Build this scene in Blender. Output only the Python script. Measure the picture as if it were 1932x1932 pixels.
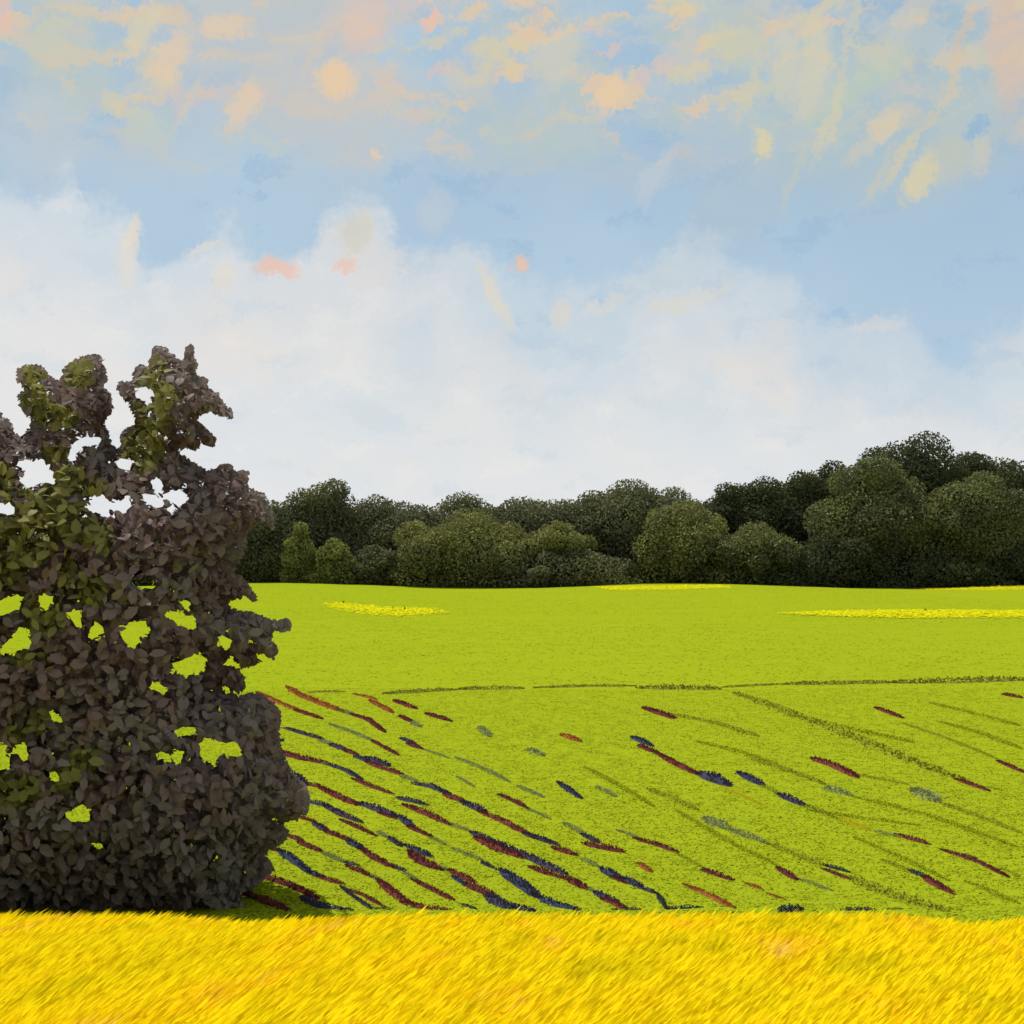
import bpy, math, random
import numpy as np
from mathutils import Vector

for o in list(bpy.data.objects):
    bpy.data.objects.remove(o, do_unlink=True)
scene = bpy.context.scene
col = scene.collection
rng = np.random.default_rng(11)
random.seed(11)
R = math.radians

# ------------------------------------------------------------------ camera
# measured on a 1932-unit wide copy of the photograph
W, CX, F, YH, EYE = 1932.0, 966.0, 2654.0, 1050.0, 5.0
cd = bpy.data.cameras.new('camera')
cam = bpy.data.objects.new('camera', cd)
col.objects.link(cam)
cam.location = (0, 0, EYE)
cam.rotation_euler = (R(90), 0, 0)
cd.sensor_width = 36.0
cd.lens = 36.0 * F / W
cd.shift_y = (YH - CX) / W
cd.clip_start = 0.1
cd.clip_end = 20000
scene.camera = cam

# ------------------------------------------------------------------ light
SUN_EL, SUN_AZ = R(60), R(-30)          # azimuth from +Y, negative = left of the view
sd = bpy.data.lights.new('sun', 'SUN')
sd.energy = 4.6
sd.angle = R(0.6)
sd.color = (1.0, 0.955, 0.88)
sun = bpy.data.objects.new('sun', sd)
col.objects.link(sun)
sdir = Vector((math.sin(SUN_AZ) * math.cos(SUN_EL), math.cos(SUN_AZ) * math.cos(SUN_EL), math.sin(SUN_EL)))
sun.rotation_euler = sdir.to_track_quat('Z', 'Y').to_euler()
sun.location = (-30, 20, 40)
scene.view_settings.view_transform = 'Standard'
scene.view_settings.look = 'None'
scene.view_settings.exposure = 0.0
scene.view_settings.gamma = 1.0
scene.view_settings.use_curve_mapping = False
scene.cycles.max_bounces = 5
scene.cycles.diffuse_bounces = 3
scene.cycles.transmission_bounces = 3
scene.cycles.glossy_bounces = 1


def lin(h):
    h = h.lstrip('#')
    v = [int(h[i:i + 2], 16) / 255 for i in (0, 2, 4)]
    return tuple(c / 12.92 if c <= 0.04045 else ((c + 0.055) / 1.055) ** 2.4 for c in v)


# ------------------------------------------------------------------ sky (world)
world = bpy.data.worlds.new('World')
scene.world = world
world.use_nodes = True
world.cycles.sampling_method = 'NONE'
nt = world.node_tree
nt.nodes.clear()
BG = 0.1


def N(kind, **kw):
    n = nt.nodes.new(kind)
    for k, v in kw.items():
        setattr(n, k, v)
    return n


def L(a, b):
    nt.links.new(a, b)


def math_node(op, a, b=None, c=None, clamp=False):
    n = N('ShaderNodeMath', operation=op)
    n.use_clamp = clamp
    for i, v in enumerate((a, b, c)):
        if v is None:
            continue
        if isinstance(v, (int, float)):
            n.inputs[i].default_value = v
        else:
            L(v, n.inputs[i])
    return n.outputs[0]


def smooth(v, lo, hi, to0=0.0, to1=1.0):
    n = N('ShaderNodeMapRange', interpolation_type='SMOOTHSTEP')
    L(v, n.inputs['Value'])
    n.inputs['From Min'].default_value = lo
    n.inputs['From Max'].default_value = hi
    n.inputs['To Min'].default_value = to0
    n.inputs['To Max'].default_value = to1
    return n.outputs[0]


def noise(vec, scale, detail=3.0, rough=0.5):
    n = N('ShaderNodeTexNoise')
    L(vec, n.inputs['Vector'])
    n.inputs['Scale'].default_value = scale
    n.inputs['Detail'].default_value = detail
    n.inputs['Roughness'].default_value = rough
    return n


def mixc(fac, a, b):
    n = N('ShaderNodeMix', data_type='RGBA')
    if isinstance(fac, (int, float)):
        n.inputs[0].default_value = fac
    else:
        L(fac, n.inputs[0])
    for s, v in ((6, a), (7, b)):
        if isinstance(v, tuple):
            n.inputs[s].default_value = (*v, 1.0)
        else:
            L(v, n.inputs[s])
    return n.outputs[2]


def skyc(h):
    return tuple(c / BG for c in lin(h))


tc = N('ShaderNodeTexCoord')
gen = tc.outputs['Generated']
sep = N('ShaderNodeSeparateXYZ')
L(gen, sep.inputs[0])
az = math_node('ARCTAN2', sep.outputs[0], sep.outputs[1])
el = math_node('ARCSINE', sep.outputs[2])
nm = noise(gen, 13.0, 5.0, 0.55)
nfine = noise(gen, 260.0, 2.0, 0.6)
nbroad = noise(gen, 5.0, 3.0, 0.5)


def off(n, amt):
    a = N('ShaderNodeVectorMath', operation='SUBTRACT')
    L(n.outputs['Color'], a.inputs[0])
    a.inputs[1].default_value = (0.5, 0.5, 0.5)
    b = N('ShaderNodeVectorMath', operation='SCALE')
    L(a.outputs[0], b.inputs[0])
    b.inputs['Scale'].default_value = amt
    return b.outputs[0]


def vadd(a, b):
    n = N('ShaderNodeVectorMath', operation='ADD')
    L(a, n.inputs[0])
    L(b, n.inputs[1])
    return n.outputs[0]


comb = N('ShaderNodeCombineXYZ')
L(az, comb.inputs[0])
L(el, comb.inputs[1])
nm2 = noise(gen, 38.0, 4.0, 0.6)
q = vadd(vadd(vadd(comb.outputs[0], off(nm, 0.022)), off(nm2, 0.022)), off(nfine, 0.014))
qs = N('ShaderNodeSeparateXYZ')
L(q, qs.inputs[0])

sky = N('ShaderNodeTexSky', sky_type='NISHITA')
sky.sun_disc = False
sky.sun_elevation = SUN_EL
sky.sun_rotation = SUN_AZ
sky.altitude = 100
sky.air_density = 1.0
sky.dust_density = 0.6
sky.ozone_density = 1.6


def p2ae(x, y):
    return (math.atan2(x - CX, F), math.atan2(YH - y, math.hypot(x - CX, F)))


# clear blue, with the soft paler veils that drift across it
blue = mixc(0.86, sky.outputs[0], skyc('#afc8dc'))
hi = smooth(el, 0.14, 0.42)
blue = mixc(hi, blue, skyc('#a6c0d6'))
veil = smooth(nbroad.outputs['Fac'], 0.42, 0.62, 0.0, 0.5)
blue = mixc(veil, blue, skyc('#b9d0e0'))
ur = math_node('MULTIPLY', smooth(az, -0.05, 0.34, 0.0, 0.75), smooth(el, 0.17, 0.34), clamp=True)
blue = mixc(ur, blue, skyc('#93b2cb'))
# high broken cloud: grey-green mottling with warm lights
nh = noise(q, 9.0, 4.0, 0.55)
hm = math_node('MULTIPLY', smooth(nh.outputs['Fac'], 0.40, 0.56, 0.0, 0.85), smooth(qs.outputs[1], 0.235, 0.32), clamp=True)
high = mixc(hm, blue, skyc('#b9c6cb'))
nh2 = noise(q, 21.0, 2.0, 0.5)
hm2 = math_node('MULTIPLY', smooth(nh2.outputs['Fac'], 0.54, 0.64, 0.0, 0.5), smooth(qs.outputs[1], 0.275, 0.33), clamp=True)
high = mixc(hm2, high, skyc('#d5c9b4'))
mpst = N('ShaderNodeMapping')
L(q, mpst.inputs['Vector'])
mpst.inputs['Rotation'].default_value = (0, 0, R(-55))
mpst.inputs['Scale'].default_value = (16, 42, 16)
nst = noise(mpst.outputs[0], 1.0, 3.0, 0.6)
st1 = math_node('MULTIPLY', smooth(nst.outputs['Fac'], 0.52, 0.62, 0.0, 0.45), smooth(qs.outputs[1], 0.22, 0.33), clamp=True)
high = mixc(st1, high, skyc('#c6cbc9'))
st2 = smooth(nst.outputs['Fac'], 0.44, 0.34, 0.0, 0.45)
high = mixc(st2, high, skyc('#98b9d6'))
for seed_, rot_, sc_, lo_, hi__, amt_, colr_ in [(3.1, -60, (22, 60, 20), .52, .64, .75, '#e6c8a2'), (7.7, -40, (20, 46, 20), .54, .66, .7, '#d8cda8'),
                                                 (12.9, -75, (26, 70, 20), .58, .68, .6, '#b6c6c2'), (17.3, -20, (18, 50, 20), .60, .70, .6, '#dcc3b6')]:
    mps = N('ShaderNodeMapping')
    L(q, mps.inputs['Vector'])
    mps.inputs['Location'].default_value = (seed_, seed_ * 2, 0)
    mps.inputs['Rotation'].default_value = (0, 0, R(rot_))
    mps.inputs['Scale'].default_value = sc_
    nss = noise(mps.outputs[0], 1.0, 2.0, 0.5)
    fs = math_node('MULTIPLY', smooth(nss.outputs['Fac'], lo_, hi__, 0.0, amt_), smooth(qs.outputs[1], 0.25, 0.32), clamp=True)
    high = mixc(fs, high, skyc(colr_))
cur = high

GG, CR, PE, PK, GY, YC = '#b9c7c4', '#d9cfb2', '#e9cca8', '#eec0a8', '#c5ccd2', '#e2d2a0'
dabs = [
    # x, y, long radius, short radius, lean (deg, ccw), colour, strength
    (120, 120, 120, 90, 70, GG, .6), (470, 110, 190, 120, 15, '#c3c5c6', .6), (640, 190, 170, 110, -10, '#c4c6c8', .65),
    (1010, 255, 150, 55, -15, GG, .65), 
    (1500, 200, 130, 120, 60, GG, .6), (1720, 210, 190, 150, 30, GG, .6), (1390, 385, 90, 70, 50, '#b3c2cc', .5),
    (70, 270, 90, 80, 30, GY, .55), 
    (700, 20, 110, 60, 20, '#d3c3bd', .55), 
    (285, 245, 42, 34, 20, '#bccbc6', .75), (1235, 330, 55, 24, 65, GY, .7), 
    (820, 405, 45, 30, 60, GY, .55), (1290, 500, 90, 35, 25, '#c6d3d8', .6),
    (270, 62, 50, 22, 58, CR, .85), (322, 112, 52, 24, 52, PE, .8), (422, 45, 52, 20, 12, PE, .8), (455, 205, 48, 24, 65, PE, .75),
    (630, 156, 38, 30, 30, '#efcc9f', .95), (690, 45, 60, 42, 80, '#dfc5b6', .65),
    (812, 38, 26, 12, 60, PK, .85), (520, 500, 36, 15, -6, PK, .85), (651, 497, 22, 13, 10, PK, .75), (668, 440, 40, 26, 70, CR, .6),
    (983, 501, 18, 13, 120, '#f2c2a2', .95), (935, 565, 70, 17, 118, '#e4d9c0', .75), (1070, 590, 30, 22, 100, '#e4d8c2', .6),
    (1052, 105, 62, 42, 50, CR, .65), (1146, 180, 42, 18, 65, PE, .8), 
    (1395, 70, 70, 46, 110, '#c3c9b8', .6), (1478, 130, 62, 20, 100, CR, .6), (1535, 140, 78, 30, 82, CR, .75),
    (1625, 165, 110, 22, 28, '#bccbb8', .65), (1672, 238, 36, 20, 30, '#dfcdaa', .85), (1625, 275, 48, 15, 45, '#d3c9b4', .6),
    (1440, 285, 26, 18, 120, YC, .9), (1735, 335, 40, 18, 55, YC, .85), (1790, 300, 52, 34, 60, '#cdc8ae', .6),
    (1730, 20, 52, 26, 35, '#d6cbb6', .65), (1900, 70, 130, 36, 95, '#ddbfa8', .8), (1852, 290, 38, 17, 60, '#d6cab2', .65),
    (720, 288, 10, 8, 0, PE, .85), (250, 480, 60, 20, 85, '#e9dcc8', .6),
    (430, 530, 34, 20, 60, '#ecdcc4', .55), (8, 25, 34, 14, 100, PK, .7),
    (1275, 580, 60, 13, 6, '#ddd6c4', .6), 
    (1850, 240, 20, 14, 40, '#84b2d8', .7),
    (255, 432, 34, 14, 70, '#ecdcc6', .6), (385, 462, 40, 12, 20, '#ecdfce', .6), 
    (1150, 575, 44, 12, 20, '#e2dccb', .5), (1345, 545, 50, 12, 25, '#ddd9ca', .5), (1650, 615, 50, 14, 10, '#e2dad4', .5),
    (1415, 175, 70, 9, 75, '#d2cbb0', .7), (1565, 225, 80, 9, 70, '#d6cdac', .7), (1705, 300, 60, 10, 50, '#d9caa4', .75), (1605, 70, 80, 9, 80, '#cfccb4', .65),
    (1785, 175, 70, 9, 60, '#d4c8aa', .65), (1655, 330, 50, 9, 55, '#cfc8b0', .6), (1500, 335, 60, 10, 65, '#c4c8b8', .6), 
    (1820, 60, 80, 9, 75, '#d8c2a6', .65), (600, 90, 60, 9, 60, '#d8c8b0', .55), (360, 190, 55, 9, 55, '#dccbb2', .55),
     
]
def add_dabs(cur, which):
    for (x, y, a, b, ang, h, st) in which:
        c = p2ae(x, y)
        m = N('ShaderNodeMapping', vector_type='TEXTURE')
        L(q, m.inputs['Vector'])
        m.inputs['Location'].default_value = (c[0], c[1], 0)
        m.inputs['Rotation'].default_value = (0, 0, R(ang))
        m.inputs['Scale'].default_value = (1.12 * a / F, 1.12 * b / F, 1)
        ln = N('ShaderNodeVectorMath', operation='LENGTH')
        L(m.outputs[0], ln.inputs[0])
        cur = mixc(smooth(ln.outputs['Value'], 1.25, 0.45, 0.0, st * 0.8), cur, skyc(h))
    return cur


cur = add_dabs(cur, [d for d in dabs if d[1] < 420])
# low cumulus bank: its top follows the photograph's profile, breaks up with noise elsewhere
prof = [(-60, 330), (0, 335), (40, 352), (80, 345), (140, 335), (165, 400), (230, 425), (300, 478), (360, 455), (420, 432), (480, 450),
        (560, 470), (620, 425), (680, 410), (730, 450), (790, 500), (850, 470), (920, 500), (1000, 545), (1060, 548), (1120, 510),
        (1180, 500), (1240, 478), (1330, 470), (1420, 500), (1490, 535), (1560, 600), (1620, 590), (1690, 585), (1750, 625),
        (1820, 640), (1870, 600), (1932, 575)]
fc = N('ShaderNodeFloatCurve')
A0, A1 = -0.38, 0.38
E0, E1 = 0.0, 0.4
L(smooth_lin := math_node('MULTIPLY_ADD', qs.outputs[0], 1 / (A1 - A0), -A0 / (A1 - A0), clamp=True), fc.inputs['Value'])
cv = fc.mapping.curves[0]
pts = []
for x, y in prof:
    a_, e_ = p2ae(x, y)
    pts.append(((a_ - A0) / (A1 - A0), (e_ - E0) / (E1 - E0)))
cv.points[0].location = (0, pts[0][1])
cv.points[1].location = (1, pts[-1][1])
for a_, e_ in pts:
    cv.points.new(a_, e_)
fc.mapping.update()
top = math_node('MULTIPLY', fc.outputs[0], E1)
outw = smooth(math_node('ABSOLUTE', az), 0.36, 0.5)
nb2 = noise(gen, 7.0, 3.0, 0.5)
wob = math_node('MULTIPLY', math_node('MULTIPLY_ADD', nb2.outputs['Fac'], 0.24, -0.12), outw)
top = math_node('ADD', top, wob)
dd = math_node('SUBTRACT', top, qs.outputs[1])
npuff = noise(gen, 22.0, 4.0, 0.55)
dd = math_node('ADD', dd, math_node('MULTIPLY_ADD', npuff.outputs['Fac'], 0.10, -0.05))
bank = smooth(dd, -0.012, 0.018)
nbk = noise(q, 8.0, 3.0, 0.5)
bankc = mixc(smooth(nbk.outputs['Fac'], 0.42, 0.6), skyc('#e0e0df'), skyc('#d2dbe1'))
npk = noise(q, 12.0, 2.0, 0.5)
bankc = mixc(smooth(npk.outputs['Fac'], 0.53, 0.66, 0.0, 0.6), bankc, skyc('#e9dfd5'))
low = smooth(el, 0.16, 0.03)
bankc = mixc(math_node('MULTIPLY', low, 0.75), bankc, skyc('#e3e6e8'))
glow = math_node('MULTIPLY', smooth(az, 0.0, -0.36), smooth(el, 0.30, 0.10), clamp=True)
bankc = mixc(math_node('MULTIPLY', glow, 0.6), bankc, skyc('#e8e7e7'))
# thin upper edge stays translucent
edge0 = smooth(az, -0.25, 0.12, 0.82, 0.40)
edge = math_node('ADD', edge0, math_node('MULTIPLY', smooth(dd, 0.0, 0.12), math_node('SUBTRACT', 1.0, edge0)))
bankc = mixc(smooth(nst.outputs['Fac'], 0.53, 0.65, 0.0, 0.35), bankc, skyc('#eeeae6'))
bankc = mixc(smooth(nst.outputs['Fac'], 0.45, 0.34, 0.0, 0.40), bankc, skyc('#ced9e1'))
cur = mixc(math_node('MULTIPLY', bank, edge), cur, bankc)
cur = add_dabs(cur, [d for d in dabs if d[1] >= 420])
bg = N('ShaderNodeBackground')
L(cur, bg.inputs['Color'])
bg.inputs['Strength'].default_value = BG
wo = N('ShaderNodeOutputWorld')
L(bg.outputs[0], wo.inputs['Surface'])

# ------------------------------------------------------------------ helpers


def terrain(x, y):
    """gently rolling land: a rise under the viewer, level fields beyond"""
    x = np.asarray(x, float)
    y = np.asarray(y, float)
    t = np.clip(y / 20.0, -1.0, 1.0)
    s = 3.4 - 3.4 * t
    s = np.where(y > 17, 3.4 * 0.15 * np.clip((22 - y) / 5.0, 0, 1) ** 2 * 1.0, s)
    s = np.where(y < 0, 3.4 + 0.02 * np.abs(y), s)
    swell = 0.10 * np.sin(x * 0.11 + 1.0) * np.sin(y * 0.09) * np.clip((y - 24) / 20, 0, 1) * np.clip((160 - y) / 60, 0, 1)
    far = 0.42 * np.sin(x * 0.09 + 5.17) * np.clip((y - 130) / 90, 0, 1) * np.clip((420 - y) / 120, 0, 1)
    return s + swell + far


def ground_at(px, py):
    """the point of the land seen at (px, py)"""
    dx, dz = (px - CX) / F, -(py - YH) / F
    lo, hi_ = 1.0, 3000.0
    d = 2.0
    while d < 3000 and EYE + dz * d > float(terrain(dx * d, d)):
        lo = d
        d *= 1.03
    hi_ = d
    for _ in range(30):
        m = 0.5 * (lo + hi_)
        if EYE + dz * m > float(terrain(dx * m, m)):
            lo = m
        else:
            hi_ = m
    d = 0.5 * (lo + hi_)
    return np.array([dx * d, d, float(terrain(dx * d, d))])


def at(px, py, Y):
    return np.array([(px - CX) / F * Y, Y, EYE - (py - YH) / F * Y])


def mesh_obj(name, verts, faces, mat, parent=None, smooth_shade=False):
    """verts (n,3); faces (m,k) int array or list of arrays with different k"""
    me = bpy.data.meshes.new(name)
    verts = np.ascontiguousarray(verts, dtype=np.float32)
    if not isinstance(faces, list):
        faces = [faces]
    faces = [np.asarray(f, dtype=np.int32) for f in faces if len(f)]
    nl = sum(f.size for f in faces)
    npoly = sum(len(f) for f in faces)
    me.vertices.add(len(verts))
    me.vertices.foreach_set('co', verts.ravel())
    me.loops.add(nl)
    me.loops.foreach_set('vertex_index', np.concatenate([f.ravel() for f in faces]))
    me.polygons.add(npoly)
    tot = np.concatenate([np.full(len(f), f.shape[1], dtype=np.int32) for f in faces])
    start = np.concatenate([[0], np.cumsum(tot)[:-1]]).astype(np.int32)
    me.polygons.foreach_set('loop_start', start)
    me.polygons.foreach_set('loop_total', tot)
    if smooth_shade:
        me.polygons.foreach_set('use_smooth', np.ones(npoly, dtype=bool))
    me.update(calc_edges=True)
    me.materials.append(mat)
    o = bpy.data.objects.new(name, me)
    col.objects.link(o)
    if parent is not None:
        o.parent = parent
    return o


def tag(o, label=None, cat=None, group=None, kind=None):
    for k, v in (('label', label), ('category', cat), ('group', group), ('kind', kind)):
        if v:
            o[k] = v
    return o


def empty(name, loc):
    o = bpy.data.objects.new(name, None)
    o.location = loc
    o.empty_display_size = 0.3
    col.objects.link(o)
    return o


def nrm(v):
    return v / np.maximum(np.linalg.norm(v, axis=-1, keepdims=True), 1e-9)


def leaves(P, D, Nn, Lg, Wd, curl=0.15):
    """pointed leaf dabs: base P, direction D, normal hint Nn, lengths, widths -> (n,6,3) verts"""
    D = nrm(D)
    S = nrm(np.cross(D, Nn))
    U = np.cross(S, D)
    Lg = np.asarray(Lg)[:, None]
    Wd = np.asarray(Wd)[:, None]
    v = np.empty((len(P), 6, 3))
    v[:, 0] = P
    v[:, 1] = P + D * Lg * 0.30 + S * Wd * 0.46 + U * Lg * curl * 0.5
    v[:, 2] = P + D * Lg * 0.30 - S * Wd * 0.46 + U * Lg * curl * 0.5
    v[:, 3] = P + D * Lg * 0.70 + S * Wd * 0.40 + U * Lg * curl * 0.4
    v[:, 4] = P + D * Lg * 0.70 - S * Wd * 0.40 + U * Lg * curl * 0.4
    v[:, 5] = P + D * Lg
    return v


LEAF_F = np.array([[0, 2, 1], [1, 2, 4], [1, 4, 3], [3, 4, 5]])


def leaf_faces(n):
    return (np.arange(n)[:, None, None] * 6 + LEAF_F[None]).reshape(-1, 3)


def leaf_mesh(name, v, mat, parent=None):
    return mesh_obj(name, v.reshape(-1, 3), leaf_faces(len(v)), mat, parent)


def rand_unit(n):
    return nrm(rng.normal(size=(n, 3)))


def tube(path, radii, seg=10):
    path = np.asarray(path, float)
    vs, fs = [], []
    n = len(path)
    for i in range(n):
        t = path[min(i + 1, n - 1)] - path[max(i - 1, 0)]
        t = t / np.linalg.norm(t)
        a = np.cross(t, [0.3, 1, 0.1])
        a /= np.linalg.norm(a)
        b = np.cross(t, a)
        for k in range(seg):
            th = 2 * math.pi * k / seg
            rr = radii[i] * (1 + 0.12 * math.sin(3 * th + i))
            vs.append(path[i] + rr * (math.cos(th) * a + math.sin(th) * b))
    for i in range(n - 1):
        for k in range(seg):
            k2 = (k + 1) % seg
            fs.append((i * seg + k, i * seg + k2, (i + 1) * seg + k2, (i + 1) * seg + k))
    return np.array(vs), np.array(fs)


# ------------------------------------------------------------------ materials


def foliage(name, cols, trans=0.3, patch=None, scale=1.0, gloss=0.0, up=0.0, streak=None):
    """leaf colour varies leaf by leaf; patch = second colour in broad patches"""
    m = bpy.data.materials.new(name)
    m.use_nodes = True
    t = m.node_tree
    t.nodes.clear()
    out = t.nodes.new('ShaderNodeOutputMaterial')
    geo = t.nodes.new('ShaderNodeNewGeometry')
    ramp = t.nodes.new('ShaderNodeValToRGB')
    t.links.new(geo.outputs['Random Per Island'], ramp.inputs[0])
    cr = ramp.color_ramp
    while len(cr.elements) < len(cols):
        cr.elements.new(0.5)
    for i, c in enumerate(cols):
        cr.elements[i].position = i / max(len(cols) - 1, 1)
        cr.elements[i].color = (*c, 1)
    c_out = ramp.outputs[0]
    if patch:
        tcn = t.nodes.new('ShaderNodeTexCoord')
        nz = t.nodes.new('ShaderNodeTexNoise')
        nz.inputs['Scale'].default_value = scale
        nz.inputs['Detail'].default_value = 3
        src = tcn.outputs['Object']
        if streak:
            for kw in ({'Rotation': (0, 0, R(streak))}, {'Scale': (0.09, 1.0, 1.0)}):
                mpn = t.nodes.new('ShaderNodeMapping')
                for k_, v_ in kw.items():
                    mpn.inputs[k_].default_value = v_
                t.links.new(src, mpn.inputs[0])
                src = mpn.outputs[0]
        t.links.new(src, nz.inputs['Vector'])
        mr = t.nodes.new('ShaderNodeMapRange')
        mr.inputs['From Min'].default_value = 0.45
        mr.inputs['From Max'].default_value = 0.58
        t.links.new(nz.outputs['Fac'], mr.inputs['Value'])
        mx = t.nodes.new('ShaderNodeMix')
        mx.data_type = 'RGBA'
        t.links.new(mr.outputs[0], mx.inputs[0])
        t.links.new(c_out, mx.inputs[6])
        mx.inputs[7].default_value = (*patch, 1)
        c_out = mx.outputs[2]
    d = t.nodes.new('ShaderNodeBsdfDiffuse')
    tr = t.nodes.new('ShaderNodeBsdfTranslucent')
    mix = t.nodes.new('ShaderNodeMixShader')
    mix.inputs[0].default_value = trans
    t.links.new(c_out, d.inputs[0])
    t.links.new(c_out, tr.inputs[0])
    if up:
        # soft blade shading: leaf normals leaned towards the sky, as in a thick sward
        mxn = t.nodes.new('ShaderNodeMix')
        mxn.data_type = 'VECTOR'
        mxn.inputs[0].default_value = up
        t.links.new(geo.outputs['Normal'], mxn.inputs[4])
        mxn.inputs[5].default_value = (0, 0, 1)
        nn = t.nodes.new('ShaderNodeVectorMath')
        nn.operation = 'NORMALIZE'
        t.links.new(mxn.outputs[1], nn.inputs[0])
        t.links.new(nn.outputs[0], d.inputs['Normal'])
    t.links.new(d.outputs[0], mix.inputs[1])
    t.links.new(tr.outputs[0], mix.inputs[2])
    sh = mix.outputs[0]
    if gloss:
        g = t.nodes.new('ShaderNodeBsdfGlossy')
        g.inputs['Roughness'].default_value = 0.45
        m2 = t.nodes.new('ShaderNodeMixShader')
        m2.inputs[0].default_value = gloss
        t.links.new(sh, m2.inputs[1])
        t.links.new(g.outputs[0], m2.inputs[2])
        sh = m2.outputs[0]
    t.links.new(sh, out.inputs[0])
    return m


def solid(name, c1, c2, scale=3.0, rough=0.85, stretch=(1, 1, 1), bump=0.0):
    m = bpy.data.materials.new(name)
    m.use_nodes = True
    t = m.node_tree
    b = t.nodes['Principled BSDF']
    b.inputs['Roughness'].default_value = rough
    b.inputs['Specular IOR Level'].default_value = 0.0
    tcn = t.nodes.new('ShaderNodeTexCoord')
    mp = t.nodes.new('ShaderNodeMapping')
    mp.inputs['Scale'].default_value = stretch
    t.links.new(tcn.outputs['Object'], mp.inputs[0])
    nz = t.nodes.new('ShaderNodeTexNoise')
    nz.inputs['Scale'].default_value = scale
    nz.inputs['Detail'].default_value = 6
    nz.inputs['Roughness'].default_value = 0.6
    t.links.new(mp.outputs[0], nz.inputs['Vector'])
    cr = t.nodes.new('ShaderNodeValToRGB')
    cr.color_ramp.elements[0].position = 0.35
    cr.color_ramp.elements[1].position = 0.65
    cr.color_ramp.elements[0].color = (*c1, 1)
    cr.color_ramp.elements[1].color = (*c2, 1)
    t.links.new(nz.outputs['Fac'], cr.inputs[0])
    t.links.new(cr.outputs[0], b.inputs['Base Color'])
    if bump:
        nz2 = t.nodes.new('ShaderNodeTexNoise')
        nz2.inputs['Scale'].default_value = scale * 12
        nz2.inputs['Detail'].default_value = 4
        t.links.new(mp.outputs[0], nz2.inputs['Vector'])
        bp = t.nodes.new('ShaderNodeBump')
        bp.inputs['Strength'].default_value = bump
        bp.inputs['Distance'].default_value = 0.05
        t.links.new(nz2.outputs['Fac'], bp.inputs['Height'])
        t.links.new(bp.outputs[0], b.inputs['Normal'])
    return m


M_ground = solid('lime_turf', (0.230, 0.284, 0.010), (0.244, 0.298, 0.010), 0.25, 0.95, (0.35, 1.0, 1.0), 0.2)
M_grass = foliage('lime_grass', [(0.238, 0.302, 0.010), (0.246, 0.308, 0.010), (0.258, 0.315, 0.011), (0.242, 0.304, 0.010)], 0.12, up=0.85)
M_near = foliage('olive_lime_grass', [(0.218, 0.268, 0.010), (0.224, 0.274, 0.010), (0.232, 0.279, 0.011), (0.214, 0.262, 0.011)], 0.12, (0.272, 0.316, 0.012), 1.1, up=0.85, streak=69.7)
M_soil = solid('straw_soil', (0.76, 0.56, 0.01), (0.84, 0.62, 0.012), 2.0, 0.95)
M_bark = solid('bark', (0.030, 0.024, 0.020), (0.055, 0.045, 0.038), 6.0, 0.9, (1, 1, 0.25), 0.6)
M_leaf = foliage('plum_leaf', [(0.196, 0.130, 0.130), (0.214, 0.148, 0.146), (0.224, 0.166, 0.158), (0.202, 0.138, 0.136)], 0.35,
                 (0.212, 0.178, 0.168), 1.6, 0.008, up=0.2)
M_leaf_lit = foliage('sunlit_tone_leaf', [(0.190, 0.184, 0.056), (0.212, 0.204, 0.064), (0.196, 0.186, 0.062)], 0.3, None, 1, 0.008, up=0.2)  # lit parts of the crown, painted in as an olive leaf colour

# ------------------------------------------------------------------ ground
xs = np.concatenate([-np.geomspace(3000, 40, 26), np.linspace(-36, 36, 49), np.geomspace(40, 3000, 26)])
ys = np.concatenate([np.linspace(-60, -4, 8), np.linspace(-2, 60, 95), np.geomspace(64, 6000, 50)])
gx, gy = np.meshgrid(xs, ys)
gz = terrain(gx, gy)
gv = np.stack([gx, gy, gz], -1).reshape(-1, 3)
nx_, ny_ = len(xs), len(ys)
ii = (np.arange(ny_ - 1)[:, None] * nx_ + np.arange(nx_ - 1)[None]).reshape(-1)
gf = np.stack([ii, ii + 1, ii + nx_ + 1, ii + nx_], -1)
g = mesh_obj('ground', gv, gf, M_ground, smooth_shade=True)
tag(g, 'lime green farmland stretching to the wood', 'ground', kind='structure')

# ------------------------------------------------------------------ grass of the two green fields


def tufts(name, n_try, y0, y1, half, h, w, per, mat, label, power=1.0):
    u = rng.random(n_try) ** power
    y = y0 + (y1 - y0) * u
    x = (rng.random(n_try) * 2 - 1) * (half[0] + half[1] * y)
    z = terrain(x, y)
    base = np.stack([x, y, z], -1).repeat(per, 0)
    n = len(base)
    base[:, :2] += rng.normal(scale=w[1] * 2.0, size=(n, 2))
    ang = rng.random(n) * 2 * math.pi
    side = np.stack([np.cos(ang), np.sin(ang), np.zeros(n)], -1)
    hh = h[0] + (h[1] - h[0]) * rng.random(n)
    ww = w[0] + (w[1] - w[0]) * rng.random(n)
    lean = rng.normal(scale=1.5, size=(n, 2)) + np.array([0.35, -0.1])
    tip = base + np.stack([lean[:, 0] * hh, lean[:, 1] * hh, hh], -1)
    v = np.empty((n, 3, 3))
    v[:, 0] = base - side * ww[:, None]
    v[:, 1] = base + side * ww[:, None]
    v[:, 2] = tip
    o = mesh_obj(name, v.reshape(-1, 3), np.arange(n * 3).reshape(-1, 3), mat)
    return tag(o, label, 'grass', kind='stuff')


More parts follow.
